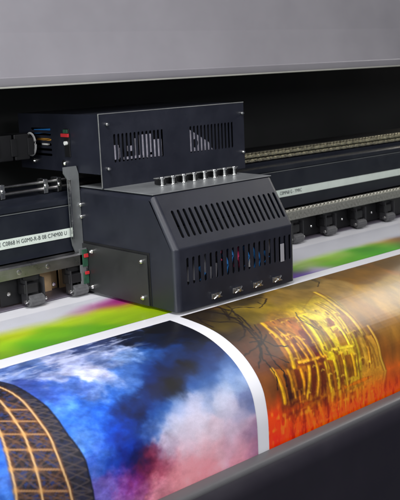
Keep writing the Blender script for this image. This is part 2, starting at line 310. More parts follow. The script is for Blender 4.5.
TL = [((-0.4528,0.132),(-0.4854,0.1446),0.0018,0.6),((-0.4853,0.1138),(-0.4526,0.1599),0.0018,0.6),((-0.4292,0.1436),(-0.4526,0.1466),0.0013,0.3),((-0.4528,0.132),(-0.4258,0.1589),0.0013,0.3),((-0.4258,0.1589),(-0.4526,0.1599),0.0012,0.3),((-0.4292,0.1436),(-0.4528,0.132),0.0014,0.3),((-0.4526,0.1466),(-0.424,0.1725),0.0012,0.3),((-0.4854,0.1446),(-0.4526,0.1599),0.0026,0.85),((-0.4526,0.1599),(-0.4878,0.1728),0.0018,0.6),((-0.4854,0.1446),(-0.4527,0.1876),0.0018,0.6),((-0.424,0.1725),(-0.4527,0.1742),0.0013,0.3),((-0.4526,0.1599),(-0.4237,0.1863),0.0013,0.3),((-0.4237,0.1863),(-0.4527,0.1876),0.0012,0.3),((-0.424,0.1725),(-0.4526,0.1599),0.0014,0.3),((-0.4527,0.1742),(-0.4231,0.1992),0.0012,0.3),((-0.4868,0.1591),(-0.4527,0.1742),0.0012,0.55),((-0.4854,0.1446),(-0.4527,0.1742),0.0011,0.52),((-0.4527,0.1742),(-0.4878,0.1728),0.0011,0.52),((-0.4878,0.1728),(-0.4527,0.1876),0.0026,0.85),((-0.5171,0.1597),(-0.4878,0.1728),0.0022,0.82),((-0.4527,0.1876),(-0.4886,0.2009),0.0018,0.6),((-0.4878,0.1728),(-0.4517,0.2146),0.0018,0.6),((-0.4878,0.1728),(-0.522,0.1875),0.0018,0.6),((-0.5171,0.1597),(-0.4886,0.2009),0.0018,0.6),((-0.4231,0.1992),(-0.4524,0.2015),0.0013,0.3),((-0.4527,0.1876),(-0.4226,0.2126),0.0013,0.3),((-0.4226,0.2126),(-0.4517,0.2146),0.0012,0.3),((-0.4231,0.1992),(-0.4527,0.1876),0.0014,0.3),((-0.4524,0.2015),(-0.4213,0.2254),0.0012,0.3),((-0.4885,0.1873),(-0.4524,0.2015),0.0012,0.55),((-0.4878,0.1728),(-0.4524,0.2015),0.0011,0.52),((-0.4524,0.2015),(-0.4886,0.2009),0.0011,0.52),((-0.5196,0.1741),(-0.4885,0.1873),0.0012,0.55),((-0.5196,0.1741),(-0.4878,0.1728),0.0011,0.52),((-0.4886,0.2009),(-0.4517,0.2146),0.0026,0.85),((-0.522,0.1875),(-0.4886,0.2009),0.0022,0.82),((-0.4517,0.2146),(-0.4924,0.2285),0.0018,0.6),((-0.4886,0.2009),(-0.4528,0.2422),0.0018,0.6),((-0.4886,0.2009),(-0.5277,0.2157),0.0018,0.6),((-0.522,0.1875),(-0.4924,0.2285),0.0018,0.6),((-0.4213,0.2254),(-0.452,0.2289),0.0013,0.3),((-0.4517,0.2146),(-0.4175,0.2407),0.0013,0.3),((-0.4175,0.2407),(-0.4528,0.2422),0.0012,0.3),((-0.4213,0.2254),(-0.4517,0.2146),0.0014,0.3),((-0.452,0.2289),(-0.4135,0.2554),0.0012,0.3),((-0.4908,0.215),(-0.452,0.2289),0.0012,0.55),((-0.4886,0.2009),(-0.452,0.2289),0.0011,0.52),((-0.452,0.2289),(-0.4924,0.2285),0.0011,0.52),((-0.5252,0.2021),(-0.4908,0.215),0.0012,0.55),((-0.5252,0.2021),(-0.4886,0.2009),0.0011,0.52),((-0.4924,0.2285),(-0.4528,0.2422),0.0026,0.85),((-0.5277,0.2157),(-0.4924,0.2285),0.0022,0.82),((-0.4528,0.2422),(-0.4955,0.2601),0.0018,0.6),((-0.4924,0.2285),(-0.4523,0.2745),0.0018,0.6),((-0.4924,0.2285),(-0.5339,0.2469),0.0018,0.6),((-0.5277,0.2157),(-0.4955,0.2601),0.0018,0.6),((-0.4135,0.2554),(-0.4532,0.2585),0.0013,0.3),((-0.4528,0.2422),(-0.409,0.273),0.0013,0.3),((-0.409,0.273),(-0.4523,0.2745),0.0012,0.3),((-0.4135,0.2554),(-0.4528,0.2422),0.0014,0.3),((-0.4532,0.2585),(-0.4083,0.2891),0.0012,0.3),((-0.4944,0.2445),(-0.4532,0.2585),0.0012,0.55),((-0.4924,0.2285),(-0.4532,0.2585),0.0011,0.52),((-0.4532,0.2585),(-0.4955,0.2601),0.0011,0.52),((-0.5312,0.2316),(-0.4944,0.2445),0.0012,0.55),((-0.5312,0.2316),(-0.4924,0.2285),0.0011,0.52),((-0.4955,0.2601),(-0.4523,0.2745),0.0026,0.85),((-0.5339,0.2469),(-0.4955,0.2601),0.0022,0.82),((-0.4523,0.2745),(-0.4962,0.2937),0.0018,0.6),((-0.4955,0.2601),(-0.4468,0.311),0.0018,0.6),((-0.4955,0.2601),(-0.5377,0.2792),0.0018,0.6),((-0.5339,0.2469),(-0.4962,0.2937),0.0018,0.6),((-0.4083,0.2891),(-0.4496,0.2926),0.0013,0.3),((-0.4523,0.2745),(-0.4069,0.3072),0.0013,0.3),((-0.4069,0.3072),(-0.4468,0.311),0.0012,0.3),((-0.4083,0.2891),(-0.4523,0.2745),0.0014,0.3),((-0.4496,0.2926),(-0.4054,0.3257),0.0012,0.3),((-0.4965,0.2767),(-0.4496,0.2926),0.0012,0.55),((-0.4955,0.2601),(-0.4496,0.2926),0.0011,0.52),((-0.4496,0.2926),(-0.4962,0.2937),0.0011,0.52),((-0.5361,0.2632),(-0.4965,0.2767),0.0012,0.55),((-0.5361,0.2632),(-0.4955,0.2601),0.0011,0.52),((-0.4962,0.2937),(-0.4468,0.311),0.0026,0.85),((-0.5377,0.2792),(-0.4962,0.2937),0.0022,0.82),((-0.4468,0.311),(-0.4963,0.3158),0.0018,0.6),((-0.4962,0.2937),(-0.4447,0.3348),0.0018,0.6),((-0.4962,0.2937),(-0.5398,0.3),0.0018,0.6),((-0.5377,0.2792),(-0.4963,0.3158),0.0018,0.6),((-0.4054,0.3257),(-0.446,0.3227),0.0013,0.3),((-0.4468,0.311),(-0.4047,0.3378),0.0013,0.3),((-0.4047,0.3378),(-0.4447,0.3348),0.0012,0.3),((-0.4054,0.3257),(-0.4468,0.311),0.0014,0.3),((-0.446,0.3227),(-0.4037,0.3502),0.0012,0.3),((-0.4963,0.3047),(-0.446,0.3227),0.0012,0.55),((-0.4962,0.2937),(-0.446,0.3227),0.0011,0.52),((-0.446,0.3227),(-0.4963,0.3158),0.0011,0.52),((-0.5389,0.2895),(-0.4963,0.3047),0.0012,0.55),((-0.5389,0.2895),(-0.4962,0.2937),0.0011,0.52),((-0.4963,0.3158),(-0.4447,0.3348),0.0026,0.85),((-0.5398,0.3),(-0.4963,0.3158),0.0022,0.82)]
ST = [([(0.1768,0.1538),(0.1713,0.1781),(0.1617,0.208)],0.0209,(160,88,28),0.8),([(0.1019,0.132),(0.0908,0.1731),(0.0875,0.2081),(0.0794,0.2413)],0.0076,(88,54,34),0.8),([(0.113,0.1318),(0.1106,0.1639),(0.11,0.1951),(0.1075,0.2235),(0.0975,0.2519)],0.0086,(208,166,24),0.92),([(0.1154,0.1478),(0.1206,0.18),(0.1186,0.2144),(0.1147,0.2429)],0.0042,(112,64,20),0.8),([(0.1285,0.1531),(0.1289,0.1829),(0.1266,0.2137),(0.1212,0.2391)],0.0046,(192,142,26),0.8),([(0.1428,0.1878),(0.1347,0.2129),(0.1352,0.2402)],0.0095,(104,44,12),0.9),([(0.1233,0.181),(0.1456,0.181),(0.1573,0.1963),(0.1588,0.2201),(0.159,0.2439)],0.0061,(214,160,38),0.9),([(0.1422,0.2087),(0.1427,0.2277),(0.1452,0.2441)],0.0042,(206,146,38),0.8),([(0.174,0.187),(0.1722,0.2177),(0.1767,0.2459)],0.0143,(104,32,14),0.92),([(0.2019,0.1446),(0.1884,0.188),(0.1837,0.2242),(0.1835,0.2505)],0.0053,(212,168,28),0.85),([(0.1328,0.1638),(0.1346,0.1771)],0.0076,(96,62,30),0.7),([(0.1458,0.1771),(0.1512,0.1869)],0.0076,(110,66,24),0.7),([(0.2163,0.1645),(0.2132,0.2068),(0.2126,0.247)],0.0228,(206,184,30),0.85),([(0.2221,0.1478),(0.2283,0.1834),(0.222,0.2161),(0.2188,0.2429)],0.0025,(100,80,20),0.8),([(0.2123,0.1995),(0.2068,0.2245),(0.2009,0.2524)],0.0023,(170,140,30),0.7),([(0.1164,0.2456),(0.1546,0.25),(0.1924,0.2535)],0.0065,(222,166,44),0.92),([(0.1158,0.252),(0.1871,0.2592)],0.0038,(104,50,14),0.85),([(0.2306,0.2052),(0.2272,0.2363),(0.2183,0.2624),(0.2181,0.2888),(0.2175,0.32)],0.0042,(116,78,16),0.85),([(0.0792,0.2522),(0.0791,0.2777),(0.0752,0.3015)],0.0057,(186,132,26),0.8),([(0.0978,0.2599),(0.095,0.292)],0.0086,(92,38,10),0.9),([(0.1124,0.2612),(0.1113,0.2863),(0.1065,0.3127)],0.0068,(208,142,30),0.9),([(0.1224,0.269),(0.1112,0.3115)],0.0034,(84,34,12),0.85),([(0.1369,0.2614),(0.1278,0.2857),(0.1129,0.318)],0.0068,(214,162,34),0.9),([(0.1457,0.2674),(0.1325,0.3174)],0.0068,(98,38,10),0.9),([(0.1595,0.2642),(0.1531,0.2924),(0.1441,0.3206)],0.0053,(196,140,30),0.85),([(0.1684,0.2708),(0.1606,0.3227)],0.0086,(90,34,10),0.9),([(0.186,0.2637),(0.1862,0.296),(0.1883,0.3251)],0.0103,(216,186,40),0.9),([(0.1904,0.2816),(0.1909,0.318)],0.0027,(150,100,20),0.7),([(0.2109,0.267),(0.2111,0.2974),(0.2105,0.3245)],0.0076,(206,180,40),0.88),([(0.1729,0.2571),(0.1821,0.2573)],0.0086,(80,34,12),0.8),([(0.0428,0.2408),(0.0481,0.2669),(0.0503,0.2921),(0.0505,0.3104)],0.0076,(218,168,32),0.92),([(0.0487,0.2532),(0.0527,0.2756)],0.003,(140,90,30),0.7),([(0.0664,0.2617),(0.0676,0.2969),(0.0674,0.3192)],0.0095,(66,28,14),0.85),([(0.07,0.3025),(0.0952,0.3031)],0.0114,(58,20,12),0.8),([(0.0769,0.3144),(0.1032,0.3143)],0.0095,(70,24,12),0.7),([(0.0801,0.2904),(0.0811,0.3081)],0.0042,(220,150,40),0.7),([(0.0932,0.299),(0.0921,0.3188)],0.0038,(230,140,40),0.7),([(0.3378,0.0776),(0.3283,0.1443),(0.3278,0.1906),(0.327,0.2356)],0.0087,(198,166,62),0.85),([(0.3182,0.1607),(0.3157,0.2022),(0.3129,0.2381)],0.0072,(128,90,50),0.8),([(0.3008,0.1205),(0.3048,0.1652),(0.295,0.2104),(0.2848,0.2516),(0.2754,0.294)],0.0053,(192,166,44),0.85),([(0.2881,0.1208),(0.293,0.1608),(0.2848,0.2038),(0.2748,0.2461)],0.0029,(122,88,28),0.8),([(0.2685,0.1773),(0.2634,0.198)],0.0095,(128,76,38),0.85),([(0.3093,0.1803),(0.3089,0.194)],0.0076,(132,92,54),0.75),([(0.2564,0.1765),(0.256,0.183)],0.0049,(226,204,90),0.8),([(0.2785,0.1756),(0.2791,0.1843)],0.0046,(224,200,90),0.8),([(0.2576,0.2006),(0.2751,0.1994),(0.2761,0.2218),(0.273,0.2462)],0.0053,(218,196,60),0.9),([(0.259,0.2109),(0.2553,0.2415)],0.0053,(148,104,28),0.85),([(0.211,0.2449),(0.246,0.2484),(0.2813,0.253)],0.0065,(214,192,52),0.85),([(0.2141,0.1591),(0.2062,0.1976),(0.2004,0.2361)],0.019,(204,186,28),0.7),([(0.2101,0.1479),(0.215,0.1771),(0.2083,0.2121),(0.2026,0.2414)],0.0025,(96,76,20),0.75),([(0.2259,0.2578),(0.2222,0.2977),(0.2231,0.3268)],0.0046,(112,66,14),0.85),([(0.2401,0.2582),(0.2364,0.2988),(0.2378,0.3255)],0.0061,(208,168,34),0.85),([(0.2499,0.2694),(0.2507,0.3078)],0.0084,(126,76,14),0.88),([(0.2669,0.2683),(0.2663,0.3119)],0.0068,(220,166,32),0.85),([(0.2821,0.2567),(0.2801,0.3021),(0.2806,0.3264)],0.0034,(120,80,24),0.8),([(0.3157,0.2389),(0.3067,0.2847)],0.019,(184,142,48),0.75),([(0.3561,0.2242),(0.3569,0.2584),(0.355,0.2967),(0.3663,0.3338)],0.0061,(190,152,60),0.8),([(0.3284,0.236),(0.3367,0.2703),(0.3432,0.3102)],0.0034,(146,100,40),0.75),([(0.3215,0.2666),(0.3182,0.2984)],0.0066,(206,150,44),0.7),([(0.3009,0.267),(0.299,0.2935)],0.0029,(130,86,30),0.7),([(0.3305,0.2852),(0.3322,0.3128)],0.003,(150,90,30),0.7),([(0.1847,0.2801),(0.1844,0.3111)],0.0076,(206,150,30),0.7),([(0.1898,0.255),(0.1845,0.2853)],0.0038,(110,60,14),0.8),([(0.1509,0.2445),(0.1434,0.2797)],0.0066,(100,46,12),0.7),([(0.1605,0.2527),(0.1531,0.2924)],0.0047,(212,160,34),0.8),([(0.1792,0.2522),(0.1675,0.2962)],0.0057,(96,44,12),0.75),([(0.245,0.1288),(0.227,0.1603)],0.0019,(214,194,110),0.55),([(0.2482,0.1325),(0.2307,0.1636)],0.0019,(214,194,110),0.55),([(0.2514,0.1361),(0.2345,0.1668)],0.0019,(214,194,110),0.55),([(0.2548,0.1397),(0.2383,0.17)],0.0019,(214,194,110),0.55),([(0.2582,0.1432),(0.2422,0.1731)],0.0019,(214,194,110),0.55),([(0.2617,0.1467),(0.2461,0.1763)],0.0019,(214,194,110),0.55),([(0.2653,0.1501),(0.2501,0.1794)],0.0019,(214,194,110),0.55),([(0.2689,0.1536),(0.2542,0.1824)],0.0019,(214,194,110),0.55),([(0.2726,0.1569),(0.2583,0.1855)],0.0019,(214,194,110),0.55)]
PG = [([(0.1153,0.1296),(0.1511,0.1309),(0.2061,0.1443),(0.2013,0.1805),(0.1927,0.253),(0.1192,0.2469),(0.0923,0.2568),(0.0911,0.2168),(0.0992,0.168)],(150,96,30),0.85),([(0.04,0.2389),(0.0866,0.2542),(0.1208,0.2501),(0.1883,0.2573),(0.2303,0.2698),(0.2261,0.3287),(0.1658,0.3309),(0.0561,0.318),(0.0458,0.2933)],(146,88,20),0.85),([(0.3378,0.0776),(0.3471,0.1076),(0.3363,0.1765),(0.3186,0.2334),(0.3005,0.2832),(0.286,0.3235),(0.2378,0.3255),(0.2175,0.32),(0.2169,0.2621),(0.2208,0.2158),(0.231,0.1655),(0.2391,0.1284)],(184,160,44),0.9),([(0.3024,0.2396),(0.3489,0.2445),(0.3564,0.2916),(0.3664,0.3327),(0.3297,0.3297),(0.2844,0.3231)],(184,138,50),0.85),([(0.2111,0.1381),(0.2466,0.1405),(0.2655,0.171),(0.2558,0.218),(0.2407,0.2572),(0.2152,0.2681),(0.1868,0.2597),(0.1881,0.2461),(0.1882,0.2127),(0.1979,0.1709)],(198,176,38),0.92),([(0.1344,0.1849),(0.1666,0.1906),(0.1682,0.2289),(0.1669,0.2477),(0.1249,0.2441),(0.1245,0.2162)],(194,138,38),0.92),([(0.1338,0.1958),(0.1451,0.1973),(0.1417,0.2385),(0.1296,0.2397)],(96,42,14),0.92),([(0.1511,0.2014),(0.1592,0.2032),(0.1564,0.2392),(0.1476,0.2407)],(104,48,16),0.9),([(0.1766,0.175),(0.193,0.1841),(0.1887,0.2256),(0.188,0.2506),(0.1682,0.2481),(0.1676,0.2195)],(106,32,14),0.92),([(0.2614,0.1748),(0.2754,0.1863),(0.2675,0.2022),(0.2511,0.1941)],(140,86,30),0.85),([(0.254,0.2094),(0.2704,0.2059),(0.2702,0.2265),(0.2688,0.2475),(0.2482,0.2455)],(144,102,28),0.88),([(0.2673,0.1769),(0.2828,0.1763),(0.2696,0.1992),(0.2533,0.2)],(128,74,38),0.88),([(0.3198,0.1593),(0.328,0.1717),(0.3218,0.2336),(0.3012,0.2381),(0.2997,0.1973)],(134,94,56),0.8),([(0.0953,0.2566),(0.1116,0.2589),(0.1059,0.2949),(0.0908,0.2968)],(92,38,10),0.9),([(0.1403,0.2634),(0.1548,0.2646),(0.1384,0.318),(0.1251,0.3164)],(98,38,10),0.9),([(0.1657,0.2669),(0.1808,0.2677),(0.1697,0.3237),(0.1543,0.3235)],(92,36,10),0.9),([(0.0672,0.2604),(0.0806,0.262),(0.0779,0.3023),(0.0657,0.3208),(0.0617,0.2978)],(66,28,14),0.88),([(0.2435,0.2662),(0.2639,0.2676),(0.2614,0.3116),(0.2435,0.3112)],(126,76,14),0.85),([(0.2261,0.2601),(0.237,0.2607),(0.2284,0.323),(0.2171,0.3231)],(112,64,14),0.8),([(0.1474,0.239),(0.1634,0.24),(0.15,0.2824),(0.1352,0.2816)],(96,44,12),0.85),([(0.1805,0.2503),(0.1923,0.2512),(0.1801,0.2954),(0.1677,0.2953)],(98,46,12),0.8)]

def resample(p, n):
    p = np.array(p); l = np.concatenate([[0], np.cumsum(np.hypot(*np.diff(p, axis=0).T))]); t = np.linspace(0, l[-1], n)
    return list(zip(np.interp(t, l, p[:, 0]), np.interp(t, l, p[:, 1])))

def paint_sky(X, S):
    wx = (fbm(X*14, S*14)-.5)*.030 + (fbm(X*50+5, S*50)-.5)*.050
    calm = smooth(-.32, -.20, X)*smooth(.10, .20, S)
    wx = wx*(1-.5*calm); ws = ((fbm(X*14+31, S*14+7)-.5)*.028 + (fbm(X*50+11, S*50+3)-.5)*.046)*(1-.6*calm)
    c = rbf(A1, X+wx, S+ws, .0125)
    n = fbm(X*34+3, S*50+2, 6, .66)-.5
    calm = smooth(-.30, -.20, X)*smooth(.10, .20, S)
    c = c*(1+(.62-.44*calm)[..., None]*n[..., None])
    lum = c.mean(-1)
    m = fbm(X*75+9-S*20, S*110+4, 5, .65)-.5
    c = c + (m*(70-52*calm)*smooth(60, 150, lum))[..., None]
    wv = smooth(.53, .70, fbm(X*22+40+6*S, S*95+8, 6, .62))*smooth(.12, .04, S)*smooth(-.10, -.19, X)
    c = fill(c, wv*.6, (206, 212, 236))
    dkk = smooth(.56, .70, fbm(X*26+80, S*70+18, 6, .62))*smooth(.14, .05, S)*smooth(-.08, -.16, X)
    c = fill(c, dkk*.45, (26, 52, 116))
    c = (c-118)*1.10+114
    c = np.clip(c, 2, 250)
    # tower
    outer, a, b, cc = (resample(TW[k], 60) for k in ('outer', 'A', 'B', 'C'))
    body = inside(outer + cc[::-1], X, S)
    c = fill(c, body*.93, (26, 22, 26))
    mid = inside(a + cc[::-1], X, S)
    c = fill(c, body*smooth(.50, .60, fbm(X*170, S*170+3, 3))*(.25+.4*mid), (46, 66, 138))
    c = fill(c, mid*smooth(.46, .60, fbm(X*140+4, S*140, 3))*.6, (86, 54, 38))
    band = body*(1-mid)
    c = fill(c, band*smooth(.40, .62, fbm(X*60+4, S*220, 3))*.45, (62, 56, 62))
    for (p0, p1, w, al) in TL:
        if al < .5: c = stroke(c, [p0, p1], X, S, w, (84, 74, 74), .7, .0014)
    for (p0, p1, w, al) in TL:
        if .5 <= al < .8: c = stroke(c, [p0, p1], X, S, w, (112, 80, 60), .6, .0014)
    for (p0, p1, w, al) in TL:
        if al >= .8:
            c = stroke(c, [p0, p1], X, S, w*2, (100, 60, 36), .4, .003); c = stroke(c, [p0, p1], X, S, w*.8, (186, 138, 90), .8, .0014)
    gold = (222, 180, 124)
    for p, w, al in ((a, .0020, .95), (b, .0022, .95), (cc, .0020, .9)):
        c = stroke(c, p, X, S, w*3, (112, 66, 36), .55, .004)
        c = stroke(c, p, X, S, w, gold, al, .0016)
    for (p0, p1, w, al) in TL:
        if al > .8:
            d = np.hypot(X-p0[0], S-p0[1]); c = fill(c, smooth(.008, .001, d)*.7, (222, 168, 100))
    c = stroke(c, outer, X, S, .0012, (18, 22, 40), .8, .002)
    return c

def paint_palace(X, S):
    wx = (fbm(X*18, S*14)-.5)*.03; ws = (fbm(X*18+31, S*14+7)-.5)*.03
    c = rbf(A2, X+wx, S+ws, .017)
    n = fbm(X*45, S*25+9, 5)-.5
    c = c*(1+.5*n[..., None])
    # facade base, then every pillar, window and ledge as a stroke of its own
    left = np.interp(S, [.06, .10, .14, .20, .25, .33], [.24, .16, .115, .10, .06, .03])
    right = np.interp(S, [.08, .13, .20, .27, .33], [.33, .352, .335, .345, .36])
    fac = smooth(-.012, .012, X-left)*smooth(.008, -.008, X-right)*smooth(.07, .13, S)*smooth(.37, .31, S)
    base = rbf([(.10, .2, (112, 70, 24)), (.12, .30, (120, 66, 14)), (.16, .15, (150, 110, 30)), (.2, .26, (150, 100, 16)), (.24, .15, (190, 168, 44)), (.25, .22, (186, 160, 26)), (.24, .31, (190, 130, 18)), (.31, .15, (160, 134, 60)), (.31, .24, (176, 140, 44)), (.32, .31, (206, 130, 26)), (.08, .28, (96, 54, 20))], X, S, .035)
    c = c*(1-.85*fac[..., None]) + .85*fac[..., None]*base
    wob = (vnoise(S*40, X*30)-.5)*.0012
    Xw = X+wob
    for p, cl, al in PG:
        m_ = inside(p, Xw, S)*smooth(.075, .14, S); c = fill(c, m_*al, cl)
        c = stroke(c, p + p[:1], Xw, S, .0010, (96, 58, 18), .22, .0024)
    for p, w, cl, al in ST:
        q = resample(p, 14)
        if sum(cl) > 330 and w > .004:
            c = stroke(c, [(x+w*.62, s+w*.3) for x, s in q], X+wob, S, w*.4, (84, 46, 14), .55, .0026)
            c = stroke(c, [(x-w*.66, s) for x, s in q], X+wob, S, w*.35, (118, 76, 18), .6, .0020)
        c = stroke(c, q, X+wob, S, w*.85, np.array(cl)*(.93, .93, .9), al*.8, .0026)
        if sum(cl) > 330 and w > .004:
            c = stroke(c, [(x-w*.12, s) for x, s in q], X+wob, S, w*.25, np.array(cl)*1.12+14, .55, .0020)
    for k in range(40):                      # small windows and carved details
        x = .105 + .215*((k*.618) % 1); s = .13 + .19*((k*.414+.2) % 1)
        hh = .003 + .007*((k*.37) % 1)
        c = stroke(c, [(x, s), (x-.0015, s+hh)], X+wob, S, .0022, (92, 46, 14), .6, .0016)
        c = stroke(c, [(x-.0042, s-.003), (x, s-.0055), (x+.0042, s-.003)], X+wob, S, .0016, (214, 176, 66), .6, .0014)
    c = c*(1-.06*fac + .38*fac*(fbm(X*160+3, S*130, 4, .7)-.5) + .45*fac*(fbm(X*45+13, S*38, 3, .6)-.5))[..., None]
    c = c*(1 + .40*(fbm(X*60+3, S*60, 5, .6)-.5)*fac)[..., None]
    # the facade mirrored in the water below it
    s0 = .328; ds = S[1, 0]-S[0, 0]
    row = np.clip(np.round((2*s0 - S[:, 0] - S[0, 0])/ds + 0).astype(int), 0, S.shape[0]-1)
    row = np.where(S[:, 0] > s0, row, np.arange(S.shape[0]))
    mir = c[row]; jit = np.roll(mir, 2, 1)
    k_ = smooth(s0, s0+.06, S)[..., None]; tint = 1 + k_*(np.array((1.35, .66, .45))-1)
    c = np.where((S > s0)[..., None], (mir*.5+jit*.5)*tint, c)
    c = c + (smooth(.30, .40, S)*smooth(.03, .08, X))[..., None]*np.array((44, 6, -8))
    # glittering water under the facade
    g = fbm(X*150+2, S*42+7, 4, .7)
    lowm = smooth(.300, .385, S + .012*smooth(.1, .0, X) - .02*smooth(.32, .4, X))
    c = fill(c, lowm*smooth(.30, .62, g)*.62, (255, 118, 10))
    c = fill(c, lowm*smooth(.52, .36, g)*.35, (170, 36, 12))
    c = fill(c, smooth(.30, .37, S)*smooth(.14, .0, X)*.75, (242, 52, 22))
    g2 = vnoise(X*190, S*110)
    c = fill(c, smooth(.285, .31, S)*smooth(.365, .33, S)*smooth(.35, .30, X)*smooth(.05, .07, X)*smooth(.62, .9, g2)*.4, (70, 18, 8))
    c = fill(c, smooth(.30, .33, S)*smooth(.40, .36, S)*smooth(.35, .30, X)*.6*smooth(.6, 1., vnoise(X*170+9, S*90+5))*.8, (255, 190, 60))
    g_ = c.mean(-1, keepdims=True); c = np.clip((g_ + (c-g_)*1.16)*1.08, 0, 255)
    # bare branches
    c = c*(1-.25*smooth(.12, .0, S)*smooth(.14, .02, X))[..., None]
    for p, w in BR:
        c = stroke(c, resample(p, 24), X + (vnoise(S*150, X*150)-.5)*.004, S + (vnoise(S*130+9, X*130)-.5)*.003, w*.72, (26, 15, 9), .88, .0016)
    return c

def paint_meadow(X, S):
    t = -S      # t = distance behind the picture's front edge
    n = fbm(X*7, t*20+2, 4)-.5
    g = np.array((146, 186, 12.))*np.ones(X.shape+(3,))
    c = rbf([(-.55, -.06, (160, 196, 10)), (-.47, -.08, (150, 192, 6)), (-.40, -.05, (120, 170, 5)), (-.42, -.14, (198, 212, 16)), (-.35, -.11, (150, 192, 8)), (-.30, -.05, (80, 156, 10)), (-.29, -.15, (190, 206, 20)),
             (-.24, -.09, (110, 172, 8)), (-.18, -.06, (96, 168, 8)), (-.16, -.15, (176, 204, 24)), (-.10, -.10, (150, 192, 8)), (-.11, -.20, (206, 150, 190)), (-.05, -.215, (196, 84, 164)), (-.02, -.19, (168, 24, 128)), (.03, -.20, (170, 30, 130)), (-.06, -.15, (178, 204, 14)), (0, -.12, (170, 198, 8)), (-.02, -.07, (150, 186, 8)),
             (.3, -.10, (120, 60, 140)), (.40, -.052, (130, 80, 190)), (.44, -.042, (96, 60, 170)), (.50, -.048, (190, 170, 220)), (.46, -.09, (120, 190, 30)), (.56, -.06, (90, 170, 20)), (.58, -.11, (160, 210, 60)), (.52, -.12, (190, 220, 120)),
             (.66, -.05, (84, 168, 14)), (.72, -.08, (70, 164, 14)), (.66, -.12, (170, 214, 90)), (.78, -.06, (60, 156, 14)), (.82, -.10, (110, 180, 24)), (.86, -.13, (214, 180, 80)), (.90, -.115, (170, 110, 40)), (.93, -.10, (110, 60, 30)), (.95, -.15, (180, 190, 214)), (.88, -.07, (60, 130, 20)), 
             (1.2, -.1, (70, 150, 30)), (1.6, -.1, (140, 170, 40)), (-1., -.1, (120, 180, 20))], X + n*.05, S + n*.03, .028)
    c = c*(1+.35*n[..., None])
    top = .19 + .035*(fbm(X*5+3, X*0+2, 3)-.5) - .03*smooth(.1, .5, X) + .045*smooth(-.2, -.06, X)*smooth(.15, .0, X)
    k = smooth(top-.055, top+.008, t + n*.03)
    return fill(c, np.clip(k, 0, 1), (216, 217, 224))

sheet = thing('printed_sheet', 'glossy paper web with finished pictures, running under the carriage and curving down over the front', 'print', (0, 0, -.003))
bm = bmesh.new()
ys = [(.62, -.003), (.30, -.003)] + [(float(a), float(b)) for a, b in zip(*surf(np.linspace(0, STOT, 70)))]
def ring(x, d):
    out = []
    for i, (y, z) in enumerate(ys):
        y0, z0 = ys[max(i-1, 0)]; y1, z1 = ys[min(i+1, len(ys)-1)]
        l = math.hypot(y1-y0, z1-z0); ny, nz = (z1-z0)/l, -(y1-y0)/l
        out.append(bm.verts.new((x, y-ny*d, z-nz*d)))
    return out
a = ring(-1.15, 0); b = ring(2.5, 0); a2 = ring(-1.15, .0006); b2 = ring(2.5, .0006)
for i in range(len(ys)-1):
    bm.faces.new((a[i], a[i+1], b[i+1], b[i])); bm.faces.new((a2[i], b2[i], b2[i+1], a2[i+1]))
    bm.faces.new((a[i], a2[i], a2[i+1], a[i+1])); bm.faces.new((b[i], b[i+1], b2[i+1], b2[i]))
obj('paper_web', bm, 'paper', sheet)
def pic(*args):
    o = picture(*args); o.location = (0, 0, 0); o.matrix_parent_inverse = Matrix.Translation((0, 0, .003))
pic('printed_picture', -.62, -.03, .0095, STOT-.004, .0016, paint_sky, sheet, 'blue cloudy sky picture with an iron lattice tower arching at its left')
pic('printed_picture', 0., 1.10, .0055, STOT-.004, .0016, paint_palace, sheet, 'golden picture of a palace facade with bare branches and orange water')
pic('printed_picture', -1.1, 2.4, -.26, -.034, .004, paint_meadow, sheet, 'green meadow picture with magenta and purple patches, still under the carriage')

# ------------------------------------------------------------------ platen and front tray
plat = thing('platen', 'violet grey metal bed under the print with a curved front', 'platen', (0, 0, -.01))
bm = bmesh.new()
yz = [(float(a), float(b)) for a, b in zip(*surf(np.linspace(0, STOT, 40)))]
off = [(.70, -.005)]
for i, (y, z) in enumerate(yz):
    y0, z0 = yz[max(i-1, 0)]; y1, z1 = yz[min(i+1, len(yz)-1)]
    l = math.hypot(y1-y0, z1-z0); ny, nz = (z1-z0)/l, -(y1-y0)/l
    off.append((y-ny*.0022, z-nz*.0022))
extr(bm, off + [(-.10, -.32), (.70, -.32)], X0, X1)
obj('bed', bm, 'platen', plat)
bm = bmesh.new(); box(bm, X0, X1, .318, .60, -.0015, .0005, .0004)
obj('violet_rear_strip', bm, 'platen', plat)  # thin violet grey strip over the rear of the paper

tray = thing('front_tray', 'rounded front lip coloured as lit from above, over a glossy front panel coloured as shaded', 'front panel', (0, -.3, -.6))
bm = bmesh.new()
prof = [(-.2530, -.260), (-.2530, -.2185), (-.2542, -.2172), (-.2600, -.2174), (-.2680, -.2186), (-.2740, -.2200), (-.2780, -.2222), (-.2808, -.2278), (-.2808, -.260)]
extr(bm, prof, X0, X1)
obj('lip', bm, 'tray', tray)
bm = bmesh.new()
prof = [(-.252-.0445*math.sin(math.radians(a)), -.262+.0445*math.cos(math.radians(a))) for a in range(41, 92, 5)] + [(-.2968, -.32), (-.298, -.45), (-.30, -.70), (-.2812, -.70)]
extr(bm, prof, X0, X1)
obj('front_panel', bm, 'front', tray)

